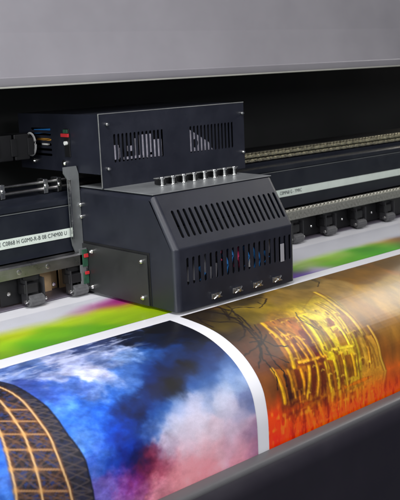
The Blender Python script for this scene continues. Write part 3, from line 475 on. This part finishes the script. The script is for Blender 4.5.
# ------------------------------------------------------------------ raised cover
cov = thing('printer_cover', 'smooth grey raised cover above the carriage', 'cover', (0, .37, .47))
bm = bmesh.new()
prof = [(.2715, .4735), (.2690, .4790), (.2680, .4900), (.2700, .4915), (.2755, .5200), (.2800, .5530), (.2830, .5795), (.2836, .5810), (.2900, .66), (.3000, .78), (.315, .92), (.345, 1.06), (.41, 1.17), (.52, 1.24), (.80, 1.28),
        (.80, 1.265), (.53, 1.226), (.42, 1.158), (.357, 1.05), (.328, .92), (.312, .78), (.2985, .60), (.2840, .4800), (.2830, .4735)]
extr(bm, prof, X0, X1)
obj('lid', bm, 'cover', cov)
bm = bmesh.new()
box(bm, X0, X1, .2705, .2845, .4692, .4732, .0012)
obj('edge_trim', bm, 'trim', cov)

# ------------------------------------------------------------------ dark interior
bk = thing('rear_housing', 'black inner back wall behind the beam', 'back wall', (0, .75, 0))
bm = bmesh.new()
extr(bm, [(.752, -.32), (.752, 1.26), (.735, 1.26), (.72, .60), (.70, .42), (.69, .20), (.685, .0), (.71, -.0), (.71, -.32)], X0, X1)
obj('housing_wall', bm, 'inner', bk)

# ------------------------------------------------------------------ gantry beam
bmx = thing('gantry_beam', 'long dark blue beam with pale marked tape, steel rail and chain that carries the carriage', 'beam', (0, .40, .06))
bm = bmesh.new()
extr(bm, [(.330, .0985), (.330, .1985), (.3335, .2005), (.3335, .2045), (.330, .2065), (.330, .2170), (.336, .2215), (.352, .2225), (.352, .2320), (.43, .2320), (.56, .2310), (.56, .05), (.43, .05), (.40, .0985)], X0, X1)
obj('beam_body', bm, 'beam', bmx)
bm = bmesh.new(); box(bm, X0, X1, .3315, .3330, .2015, .2035)
obj('seam_strip', bm, 'bracket', bmx)
bm = bmesh.new(); box(bm, X0, X1, .3288, .3298, .1305, .1512)
tape = obj('marked_tape', bm, 'label', bmx)
text_mesh('R OHE C0868 H G0M0-R-B 08 C74M00 U', .0128, 'ink', tape, (-.240, .3285, .1414), sx=.86)
text_mesh('C0MP68 G - YMRC', .0135, 'ink', tape, (.668, .3285, .1412), sx=.80)
# smooth rail at the left, toothed at the right
bm = bmesh.new()
extr(bm, [(.300, .0690), (.300, .0920), (.303, .0955), (.329, .0955), (.329, .0690)], X0, .36)
rail = obj('guide_rail', bm, 'steel', bmx)
for k in range(-12, 2): screw(rail, (-.1849+k*.0730, .3002, .0815), (0, -1, 0), .0058, .0016, m='steel')
bm = bmesh.new()
extr(bm, [(.3005, .0675), (.3005, .0900), (.3035, .0925), (.329, .0925), (.329, .0675)], .3605, X1)
bt = bmesh.new()
x = .366
while x < X1-.02:
    box(bt, x, x+.0090, .2996, .3100, .0900, .0978, .0012, 1)
    box(bm, x+.001, x+.0065, .2985, .3003, .0715, .0755, 0)
    box(bm, x+.008, x+.0135, .2985, .3003, .0800, .0838, 0)
    x += .0165
rk = obj('toothed_rack', bm, 'rack', bmx)
obj('rack_teeth', bt, 'tooth', rk)
# chain on top of the beam
bm = bmesh.new()
x = .30; k = 0
while x < X1-.02:
    for zc, sh in ((.2515, 0), (.2395, .008)):
        xx = x + sh
        box(bm, xx-.0085, xx+.0035, .3555-(k % 2)*.002, .3575-(k % 2)*.002, zc-.0042, zc+.0042, .0018, 2)
        cyl(bm, (xx, .351, zc), (xx, .372, zc), .0032, 10)
        cyl(bm, (xx-.006, .351, zc), (xx-.006, .372, zc), .0024, 8)
    box(bm, x-.004, x+.006, .358, .374, .2565, .2595, .001, 1)
    x += .0150; k += 1
obj('drive_chain', bm, 'brass', bmx)
bm = bmesh.new(); box(bm, .28, X1, .372, .50, .2322, .2560, .001)
obj('chain_guide', bm, 'black', bmx)
for zc, yy, r in ((.2575, .368, .0034), (.2430, .362, .0040)):
    bm = bmesh.new(); cyl(bm, (X0, yy, zc), (.29, yy, zc), r, 16)
    obj('guide_rod', bm, 'steel', bmx)
for xx in (-.235, -.205, -.178, -.068, -.032):
    bm = bmesh.new()
    box(bm, xx-.006, xx+.006, .352, .380, .2335, .2655, .002); cyl(bm, (xx, .352, .250), (xx, .347, .250), .004, 12)
    obj('rod_clamp', bm, 'chrome', bmx)

# ------------------------------------------------------------------ pinch rollers
def roller_thing():
    t = thing('pinch_roller', '', 'roller', (0, .33, 0))
    bm = bmesh.new()
    box(bm, -.022, .024, .318, .334, .026, .0660, .002)
    box(bm, -.026, .010, .300, .322, .030, .052, .003)
    obj('arm_block', bm, 'black', t)
    bm = bmesh.new()
    box(bm, -.0215, -.018, .299, .322, .006, .0600, .001); box(bm, .0225, .0260, .299, .322, .006, .0600, .001)
    box(bm, -.0175, .0220, .3145, .3175, .0535, .0655, .0008)
    obj('roller_fork', bm, 'fork', t)
    bm = bmesh.new()
    cyl(bm, (-.0165, .303, .0125), (.0210, .303, .0125), .0118, 28, bev=.002)
    for k in range(12):
        a = 2*math.pi*k/12
        cyl(bm, (-.014, .303+.0108*math.cos(a), .0125+.0108*math.sin(a)), (.0195, .303+.0108*math.cos(a), .0125+.0108*math.sin(a)), .0020, 6)
    r = obj('roller_wheel', bm, 'rubber', t)
    bm = bmesh.new(); cyl(bm, (-.025, .303, .0125), (.029, .303, .0125), .0045, 14)
    obj('axle', bm, 'chrome', r)
    screw(t, (-.045, .3345, .030), (0, -1, 0), .0045, .003)
    return t
rp = roller_thing()
labs = {-1: 'black pinch roller at the far left of the steel rail, next to the tan board', 0: 'pinch roller just behind the left bracket of the carriage',
        5: 'pinch roller emerging from behind the carriage at its right', 6: 'second pinch roller to the right of the carriage', 7: 'third pinch roller to the right of the carriage',
        8: 'fourth pinch roller to the right of the carriage, near the picture edge'}
def copy_tree(o, parent=None):
    c = o.copy(); COL.objects.link(c)
    if parent is not None: c.parent = parent
    for ch in list(o.children): copy_tree(ch, c)
    return c
ks = [-1, 0, 5-.0, 6, 7, 8]
XR = {-1: -.150, 0: -.034, 5: .705, 6: .848, 7: .988, 8: 1.131}
for i, k in enumerate(XR):
    if i == 0: continue
    c = copy_tree(rp); c.location = (XR[k], .33, 0); c['label'] = labs[k]; c['group'] = 'pinch rollers under the beam'
rp.location = (XR[-1], .33, 0); rp['label'] = labs[-1]; rp['group'] = 'pinch rollers under the beam'

ap = thing('roller_mounting_plate', 'black plate hanging under the beam behind the pinch rollers', 'plate', (0, .34, 0))
for (xa, xb) in ((-.50, -.352), (-.2150, -.112), (-.040, X1)):
    bm = bmesh.new(); box(bm, xa, xb, .336, .346, .004, .0665, .001); obj('mounting_plate', bm, 'black', ap)
tb = thing('tan_board', 'warm tan board glimpsed between the black roller blocks at the left', 'board', (-.2, .42, 0))
for (xa, xb, yy) in ((-.60, -.20, .40), (-.199, -.105, .405), (-.104, -.048, .392), (-.047, -.024, .405), (-.0235, .05, .395)):
    bm = bmesh.new(); box(bm, xa, xb, yy, yy+.004, -.0009, .07, .0005)
    obj('board_strip', bm, 'tan', tb)

# ------------------------------------------------------------------ carriage
car = thing('print_carriage', 'boxy dark navy print head carriage with vent slots sitting over the print', 'carriage', (.18, .17, .003))
W = .36
P = [(.326, .241), (.067, .241), (0., .135), (0., .004)]
def rounded(prof, radii):
    out = []
    for i, (p, r) in enumerate(zip(prof, radii)):
        if r == 0: out.append((p, None)); continue
        a = Vector(prof[i-1]); b = Vector(prof[i+1]); c = Vector(p)
        u = (a-c).normalized(); w = (b-c).normalized(); ang = u.angle(w); t = r/math.tan(ang/2)
        s = c+u*t; e = c+w*t; n = 4
        cen = c + (u+w).normalized()*(r/math.sin(ang/2))
        a0 = (s-cen); a1 = (e-cen)
        for k in range(n+1):
            v = a0.lerp(a1, k/n).normalized()*r; out.append(((cen.x+v.x, cen.y+v.y), k))
    return [o[0] for o in out]
PR = rounded(P, [0, .005, .009, 0])
def offs(prof, d):
    out = []
    for i, (y, z) in enumerate(prof):
        if i == 0: out.append((y, z-d)); continue
        if i == len(prof)-1: out.append((y+d, z)); continue
        p0 = Vector(prof[i-1]); p1 = Vector(prof[i]); p2 = Vector(prof[i+1])
        n1 = Vector((-(p1-p0).y, (p1-p0).x)).normalized(); n2 = Vector((-(p2-p1).y, (p2-p1).x)).normalized()
        n = (n1+n2).normalized(); l = d/max(.4, n.dot(n1)); q = p1+n*l; out.append((q.x, q.y))
    return out
R_ = .013
bm = bmesh.new(); rings = []
xs = []
for k in range(7):
    t = math.pi/2*k/6; xs.append((R_*(1-math.sin(t)) if False else R_*(1-math.cos(math.pi/2-(math.pi/2-t))), R_*(1-math.sin(t))))
# (x inset, profile inset): from the side plane (0, R) to the flat (R, 0)
xs = [(R_*(1-math.cos(t)), R_*(1-math.sin(t))) for t in [math.pi/2*k/6 for k in range(7)]]
for xi, di in xs: rings.append((xi, offs(PR, di)))
for xi, di in reversed(xs): rings.append((W-xi, offs(PR, di)))
vr = [[bm.verts.new((x, y, z)) for y, z in pr] for x, pr in rings]
ns = len(PR)
segS, segF = 5, 10     # slanted flat and front flat segments of PR
mid = len(xs)-1
for i in range(len(vr)-1):
    for j in range(ns-1):
        if i == mid and j in (segS, segF): continue
        bm.faces.new((vr[i][j], vr[i][j+1], vr[i+1][j+1], vr[i+1][j]))
for v in (vr[0], vr[-1]):
    x = v[0].co.x
    bot = bm.verts.new((x, .326, v[-1].co.z)); bm.faces.new(v + [bot])
# slot plates
a = Vector((R_, *PR[segS])); b = Vector((R_, *PR[segS+1])); L_ = (a-b).length; wd = W-2*R_
pitch = .0163
sl = [rslot(.0355-R_+.01605*k, .030+.0315-.010, .0076, .064) for k in range(20)]
shell = obj('lower_housing', bm, 'coat', car)
bm = bmesh.new()
plate(bm, [(0, 0), (wd, 0), (wd, L_), (0, L_)], sl, b, (1, 0, 0), a-b, .0022)
obj('slanted_vent', bm, 'coat', shell, smooth=False)
a = Vector((R_, *PR[segF])); b = Vector((R_, *PR[segF+1])); L_ = (a-b).length
sl = [rslot(.033-R_+pitch*k, .0855-.004, .0072, .058) for k in range(20)]
bm = bmesh.new()
plate(bm, [(0, 0), (wd, 0), (wd, L_), (0, L_)], sl, b, (1, 0, 0), a-b, .0022)
obj('front_vent', bm, 'coat', shell, smooth=False)
# inside the lower housing
bm = bmesh.new(); box(bm, .008, W-.008, .050, .330, .006, .225); 
bm2 = bmesh.new(); box(bm2, .012, .348, .040, .050, .008, .170); box(bm2, .012, .348, .062, .070, .17, .222)
bm.free()
obj('inner_frame', bm2, 'black', shell)
for xx, z0, z1 in ((.045, .06, .09), (.062, .06, .10), (.091, .07, .11), (.105, .055, .08), (.120, .055, .085), (.262, .06, .10), (.285, .08, .11)): 
    bm = bmesh.new(); cyl(bm, (xx, .014, z0), (xx+.004, .014, z1), .0045, 10)
    obj('grey_tube', bm, 'grey', shell)
for xx, z0, z1 in ((.077, .056, .085), (.148, .058, .10), (.164, .08, .112), (.210, .062, .108), (.236, .05, .1), (.249, .056, .09), (.272, .06, .085)): 
    bm = bmesh.new(); tube(bm, [(xx, .009, z0), (xx+.006, .008, (z0+z1)/2), (xx-.002, .013, z1)], .0045, 8)
    obj('blue_tube', bm, 'blue', shell)
for xx, z0, z1 in ((.182, .05, .088), (.192, .065, .112), (.134, .09, .112)): 
    bm = bmesh.new(); tube(bm, [(xx, .009, z0), (xx-.006, .008, (z0+z1)/2), (xx+.003, .013, z1)], .0040, 8)
    obj('magenta_tube', bm, 'magenta', shell)
bm = bmesh.new(); cyl(bm, (.222, .009, .060), (.224, .009, .080), .0045, 10); 
obj('white_fitting', bm, 'white', shell)
bm = bmesh.new(); box(bm, .3110, .3225, -.0014, -.0003, .0560, .0970, .0004)
obj('grey_sticker', bm, 'grey', shell)
# latches along the bottom
for xx in (.1075, .1700, .2325, .2950):
    bm = bmesh.new(); box(bm, xx-.013, xx+.013, -.0024, -.0003, .0135, .0255, .0006)
    lt = obj('latch', bm, 'steel', shell)
    bm = bmesh.new()
    tube(bm, [(xx-.011, -.006, .0150), (xx-.002, -.009, .0205), (xx+.010, -.006, .0265)], .0018, 8)
    tube(bm, [(xx-.010, -.006, .0250), (xx, -.008, .0200), (xx+.012, -.006, .0165)], .0016, 8)
    cyl(bm, (xx, -.0025, .0200), (xx, -.0105, .0200), .0034, 12)
    obj('latch_lever', bm, 'chrome', lt)
bm = bmesh.new(); box(bm, .003, W-.003, .0655, .3255, .2414, .2436, .0009, 3)
obj('lit_deck_top', bm, 'deck', car)  # added plate, its paler grey imitates light falling on the housing top
# thumb screws and pipe rail on the deck
for k in range(8):
    xx = .1000 + .0315*k; bm = bmesh.new()
    cyl(bm, (xx, .150, .2437), (xx, .150, .2465), .0068, 18, bev=.001); cyl(bm, (xx, .150, .2465), (xx, .150, .2600), .0036, 12)
    cyl(bm, (xx, .150, .2590), (xx, .150, .2640), .0066, 18, bev=.001)
    obj('thumb_screw', bm, 'chrome', car)
bm = bmesh.new(); box(bm, .092, .342, .158, .170, .2592, .2606, .0004)
obj('clamp_rail', bm, 'alu', car)
for k in range(8):
    bm = bmesh.new(); box(bm, .1065+.0315*k, .1225+.0315*k, .162, .185, .2438, .2590, .0015)
    obj('damper', bm, 'black', car)
# access panel on the left side
bm = bmesh.new(); box(bm, -.0012, -.0002, .0820, .3240, .0045, .1190)
g = obj('panel_gap', bm, 'black', shell)
bm = bmesh.new()
box(bm, -.0050, -.0014, .0875, .3200, .0040, .1140, .0012)
pn = obj('access_panel', bm, 'panel', car, 'flat olive grey cover plate screwed over the lower left side')
for y, z in ((.278, .1000), (.283, .0180), (.102, .1000), (.102, .0215)): screw(pn, (-.0052, y, z), (-1, 0, 0), .0052, .0080)
for y, z in ((.318, .2020), (.318, .1745)): screw(shell, (-.0002, y, z), (-1, 0, 0), .0050, .0070)

# upper box
XU, YU, YB, ZB, ZT = .4400, .232, .56, .2740, .4040
bm = bmesh.new(); w0, w1, z0, z1 = 0, XU, .2425, ZT
sl = [rslot(.0395+.0113*k, .3285-z0, .0062, .063) for k in range(13)] + [rslot(.2630+.0113*k, .3285-z0, .0062, .063) for k in range(13)]
t = .0015
plate(bm, [(0, 0), (XU, 0), (XU, z1-z0), (0, z1-z0)], sl, (0, YU, z0), (1, 0, 0), (0, 0, 1), .0016)
up = obj('upper_housing', bm, 'coat', car, smooth=False)
bm = bmesh.new(); box(bm, -.0004, XU+.0004, YU-.0006, YU+.0026, ZT+.0001, ZT+.0020, .0007)
box(bm, -.0014, .0004-.0005, YU-.0006, YU+.0022, .2450, ZT+.0020, .0004)
obj('lit_edge_strip', bm, 'alu', up)  # bright strips added to stand for highlights along the box edges
bm = bmesh.new()
sideholes = [[(.5-.0, 0)]]
# left side wall with horizontal slots; u runs towards the front (-Y)
hs = []
for k in range(6):
    zc = .3685 - .0118*k; yc = .464
    hs.append([(YB-yc + a, zc-ZB + b) for a, b in [(-.040, -.0028), (.040, -.0028), (.0425, 0), (.040, .0028), (-.040, .0028), (-.0425, 0)]])
L0 = YB-(YU+.0018)
plate(bm, [(0, 0), (L0, 0), (L0, ZT-ZB), (0, ZT-ZB)], hs, (0, YB, ZB), (0, -1, 0), (0, 0, 1), .0016)
obj('side_wall', bm, 'coat', up, smooth=False)
bm = bmesh.new()
box(bm, .0018, XU-.002, YU+.0020, YB, ZT-.0018, ZT-.0001); box(bm, .0018, XU-.002, YU+.0020, YB, ZB, ZB+.0018)
box(bm, XU-.0018, XU, YU+.0018, YB, ZB, ZT); box(bm, .0018, XU-.002, YB-.002, YB, ZB+.002, ZT-.002)
obj('casing', bm, 'coat', up)
bm = bmesh.new()
box(bm, .012, .43, .262, .27, .278, .398)
obj('inner_frame', bm, 'black', up)
for (xa, xb, za, zb) in ((.040, .052, .303, .335), (.056, .062, .306, .328), (.078, .092, .318, .330), (.066, .120, .3005, .3065), (.100, .106, .303, .345), (.113, .135, .300, .352), (.141, .146, .31, .352), (.150, .176, .2985, .338), (.132, .150, .299, .3045)):
    bm = bmesh.new(); box(bm, xa, xb, .2355, .2400, za, zb, .0008); obj('circuit_plate', bm, 'board', up)
bm = bmesh.new()
for pts in ([(.262, .300), (.335, .2985), (.322, .318), (.262, .352)],):
    vs = [bm.verts.new((x, .2360, z)) for x, z in pts]; vs2 = [bm.verts.new((x, .2385, z)) for x, z in pts]
    bm.faces.new(vs); bm.faces.new(vs2[::-1])
    for i in range(4): bm.faces.new((vs[i], vs[(i+1) % 4], vs2[(i+1) % 4], vs2[i]))
obj('fan_plate', bm, 'board', up)
bm = bmesh.new(); cyl(bm, (.278, .2352, .3185), (.278, .2358, .3185), .010, 16)
obj('fan_hub', bm, 'black', up)
for k in range(3):
    bm = bmesh.new(); tube(bm, [(.006, .430, .3600+.004*k), (.008, .465, .3605+.003*k), (.006, .500, .357+.004*k)], .0022, 8)
    obj('blue_cable', bm, 'blue', up)
for k in range(3):
    bm = bmesh.new(); tube(bm, [(.006, .425, .3400+.005*k), (.007, .455, .3350+.005*k), (.006, .490, .342+.003*k)], .0020, 8)
    obj('amber_cable', bm, 'amber', up)
bm = bmesh.new(); box(bm, .004, .010, .445, .470, .3310, .3350, .0005)
obj('white_fitting', bm, 'white', up)
for xx, z in ((.0190, .3825), (.0165, .2860), (.4310, .3790), (.4310, .2840)): screw(up, (xx, YU-.0002, z), (0, -1, 0), .0042, .0085)
for y, z in ((.498, .2930), (.372, .2930)): screw(up, (-.0002, y, z), (-1, 0, 0), .0075, .0065)
bm = bmesh.new(); box(bm, -.0030, -.0002, .345, .366, .3080, .3720, .0008)
sw = obj('switch_plate', bm, 'black', up)
bm = bmesh.new(); box(bm, -.0075, -.0032, .343, .372, .3530, .3610, .001); obj('red_switch', bm, 'red', sw)
bm = bmesh.new(); box(bm, -.0060, -.0032, .347, .364, .3615, .3700, .001); obj('green_switch', bm, 'green', sw)
bm = bmesh.new(); cyl(bm, (-.0032, .355, .3395), (-.0090, .355, .3395), .0045, 12); obj('white_knob', bm, 'white', sw)

# mounting bracket behind the housing
bm = bmesh.new()
plate(bm, [(-.0310, .128), (-.0290, .112), (-.0220, .094), (-.0220, .008), (-.0010, .008), (-.0010, .272), (-.0060, .290), (-.0400, .290), (-.0400, .276), (-.0310, .262)], [], (0, .3200, 0), (1, 0, 0), (0, 0, 1), .004)
brk = obj('mounting_bracket', bm, 'bracket', car, smooth=False)
bm = bmesh.new(); box(bm, -.0325, -.0285, .3120, .3196, .128, .262, .0006)
obj('bracket_flange', bm, 'chrome', brk)
bm = bmesh.new(); box(bm, -.0270, -.0065, .3000, .3030, .0160, .1060, .001)
pcb = obj('sensor_board', bm, 'bracket', brk)
for z0, z1 in ((.0640, .1030), (.0240, .0500)):
    bm = bmesh.new(); box(bm, -.0210, -.0068, .2972, .2998, z0, z1, .0008); obj('green_board', bm, 'green', pcb)
for z0, z1 in ((.0850, .0935), (.0460, .0530)):
    bm = bmesh.new(); box(bm, -.0180, -.0072, .2936, .2970, z0, z1, .0008); obj('red_connector', bm, 'red', pcb)
bm = bmesh.new(); box(bm, .02, .34, .3262, .3290, .02, .235); obj('rear_plate', bm, 'black', car)

# cable chain feeding the upper box
cc = thing('cable_chain', 'black plastic cable chain leading into the left side of the carriage', 'cable chain', (-.3, .48, .30))
x = X0+.02
while x < -.06:
    bm = bmesh.new(); box(bm, x, x+.040, .455, .520, .302, .362, .003)
    box(bm, x+.034, x+.050, .452, .455, .312, .352, .0012)
    x += .0445; obj('chain_link', bm, 'black', cc)
bm = bmesh.new(); cyl(bm, (-.052, .492, .333), (-.016, .492, .333), .022, 20)
gl = obj('cable_gland', bm, 'black', cc)
bm = bmesh.new()
tube(bm, [(-.012, .492+.020*math.cos(t), .333+.026*math.sin(t)) for t in [math.radians(20+k*20) for k in range(17)]], .0028, 8)
obj('clip_ring', bm, 'white', gl)

# ------------------------------------------------------------------ world, lamps, camera
w = bpy.data.worlds.new('World'); scene.world = w; w.use_nodes = True
w.node_tree.nodes['Background'].inputs[0].default_value = (.75, .80, 1, 1)
w.node_tree.nodes['Background'].inputs[1].default_value = .09

def area(name, loc, target, sx, sy, power, col=(1, 1, 1)):
    l = bpy.data.lights.new(name, 'AREA'); l.shape = 'RECTANGLE'; l.size = sx; l.size_y = sy; l.energy = power; l.color = col
    o = bpy.data.objects.new(name, l); COL.objects.link(o); o.location = loc
    o.rotation_euler = (Vector(target)-Vector(loc)).to_track_quat('-Z', 'Y').to_euler()
    return o
area('ceiling_lamp', (-1.0, -.6, 2.0), (.3, .1, 0), 1.4, .7, 46, (1, .985, 1))
area('front_lamp', (-.5, -2.6, 1.3), (.5, .2, .2), 1.4, .8, 38, (.97, .97, 1))
area('side_lamp', (-2.2, -.5, .70), (0, .25, .2), .9, .8, 36, (.95, .98, 1))
area('right_fill', (3.1, -.05, 1.9), (1.0, -.05, 0), 2.0, 1.0, 36, (1, .975, .94))  # added fill from the right, placed to lay a sheen across the print
# added strip light, unseen behind the cover lip, for sheen on the palace print
area('sheen_strip_fill', (2.15, .42, .49), (2.10, -.15, .05), 1.1, .035, 2.0, (1, .93, .78))

cam = bpy.data.cameras.new('Camera'); co = bpy.data.objects.new('Camera', cam); COL.objects.link(co)
co.matrix_world = Matrix([[0.738048,0.165846,-0.654049,-1.165775],[-0.673417,0.120205,-0.729424,-1.376226],[-0.042352,0.978798,0.2004,0.502639],[0.0,0.0,0.0,1.0]])
cam.sensor_fit = 'HORIZONTAL'; cam.sensor_width = 36; cam.lens = 911/400*36
cam.clip_start = .05; cam.clip_end = 50
cam.dof.use_dof = True; cam.dof.focus_distance = 1.95; cam.dof.aperture_fstop = 11
scene.camera = co
scene.view_settings.view_transform = 'Standard'; scene.view_settings.look = 'None'
scene.view_settings.exposure = 0; scene.view_settings.gamma = 1
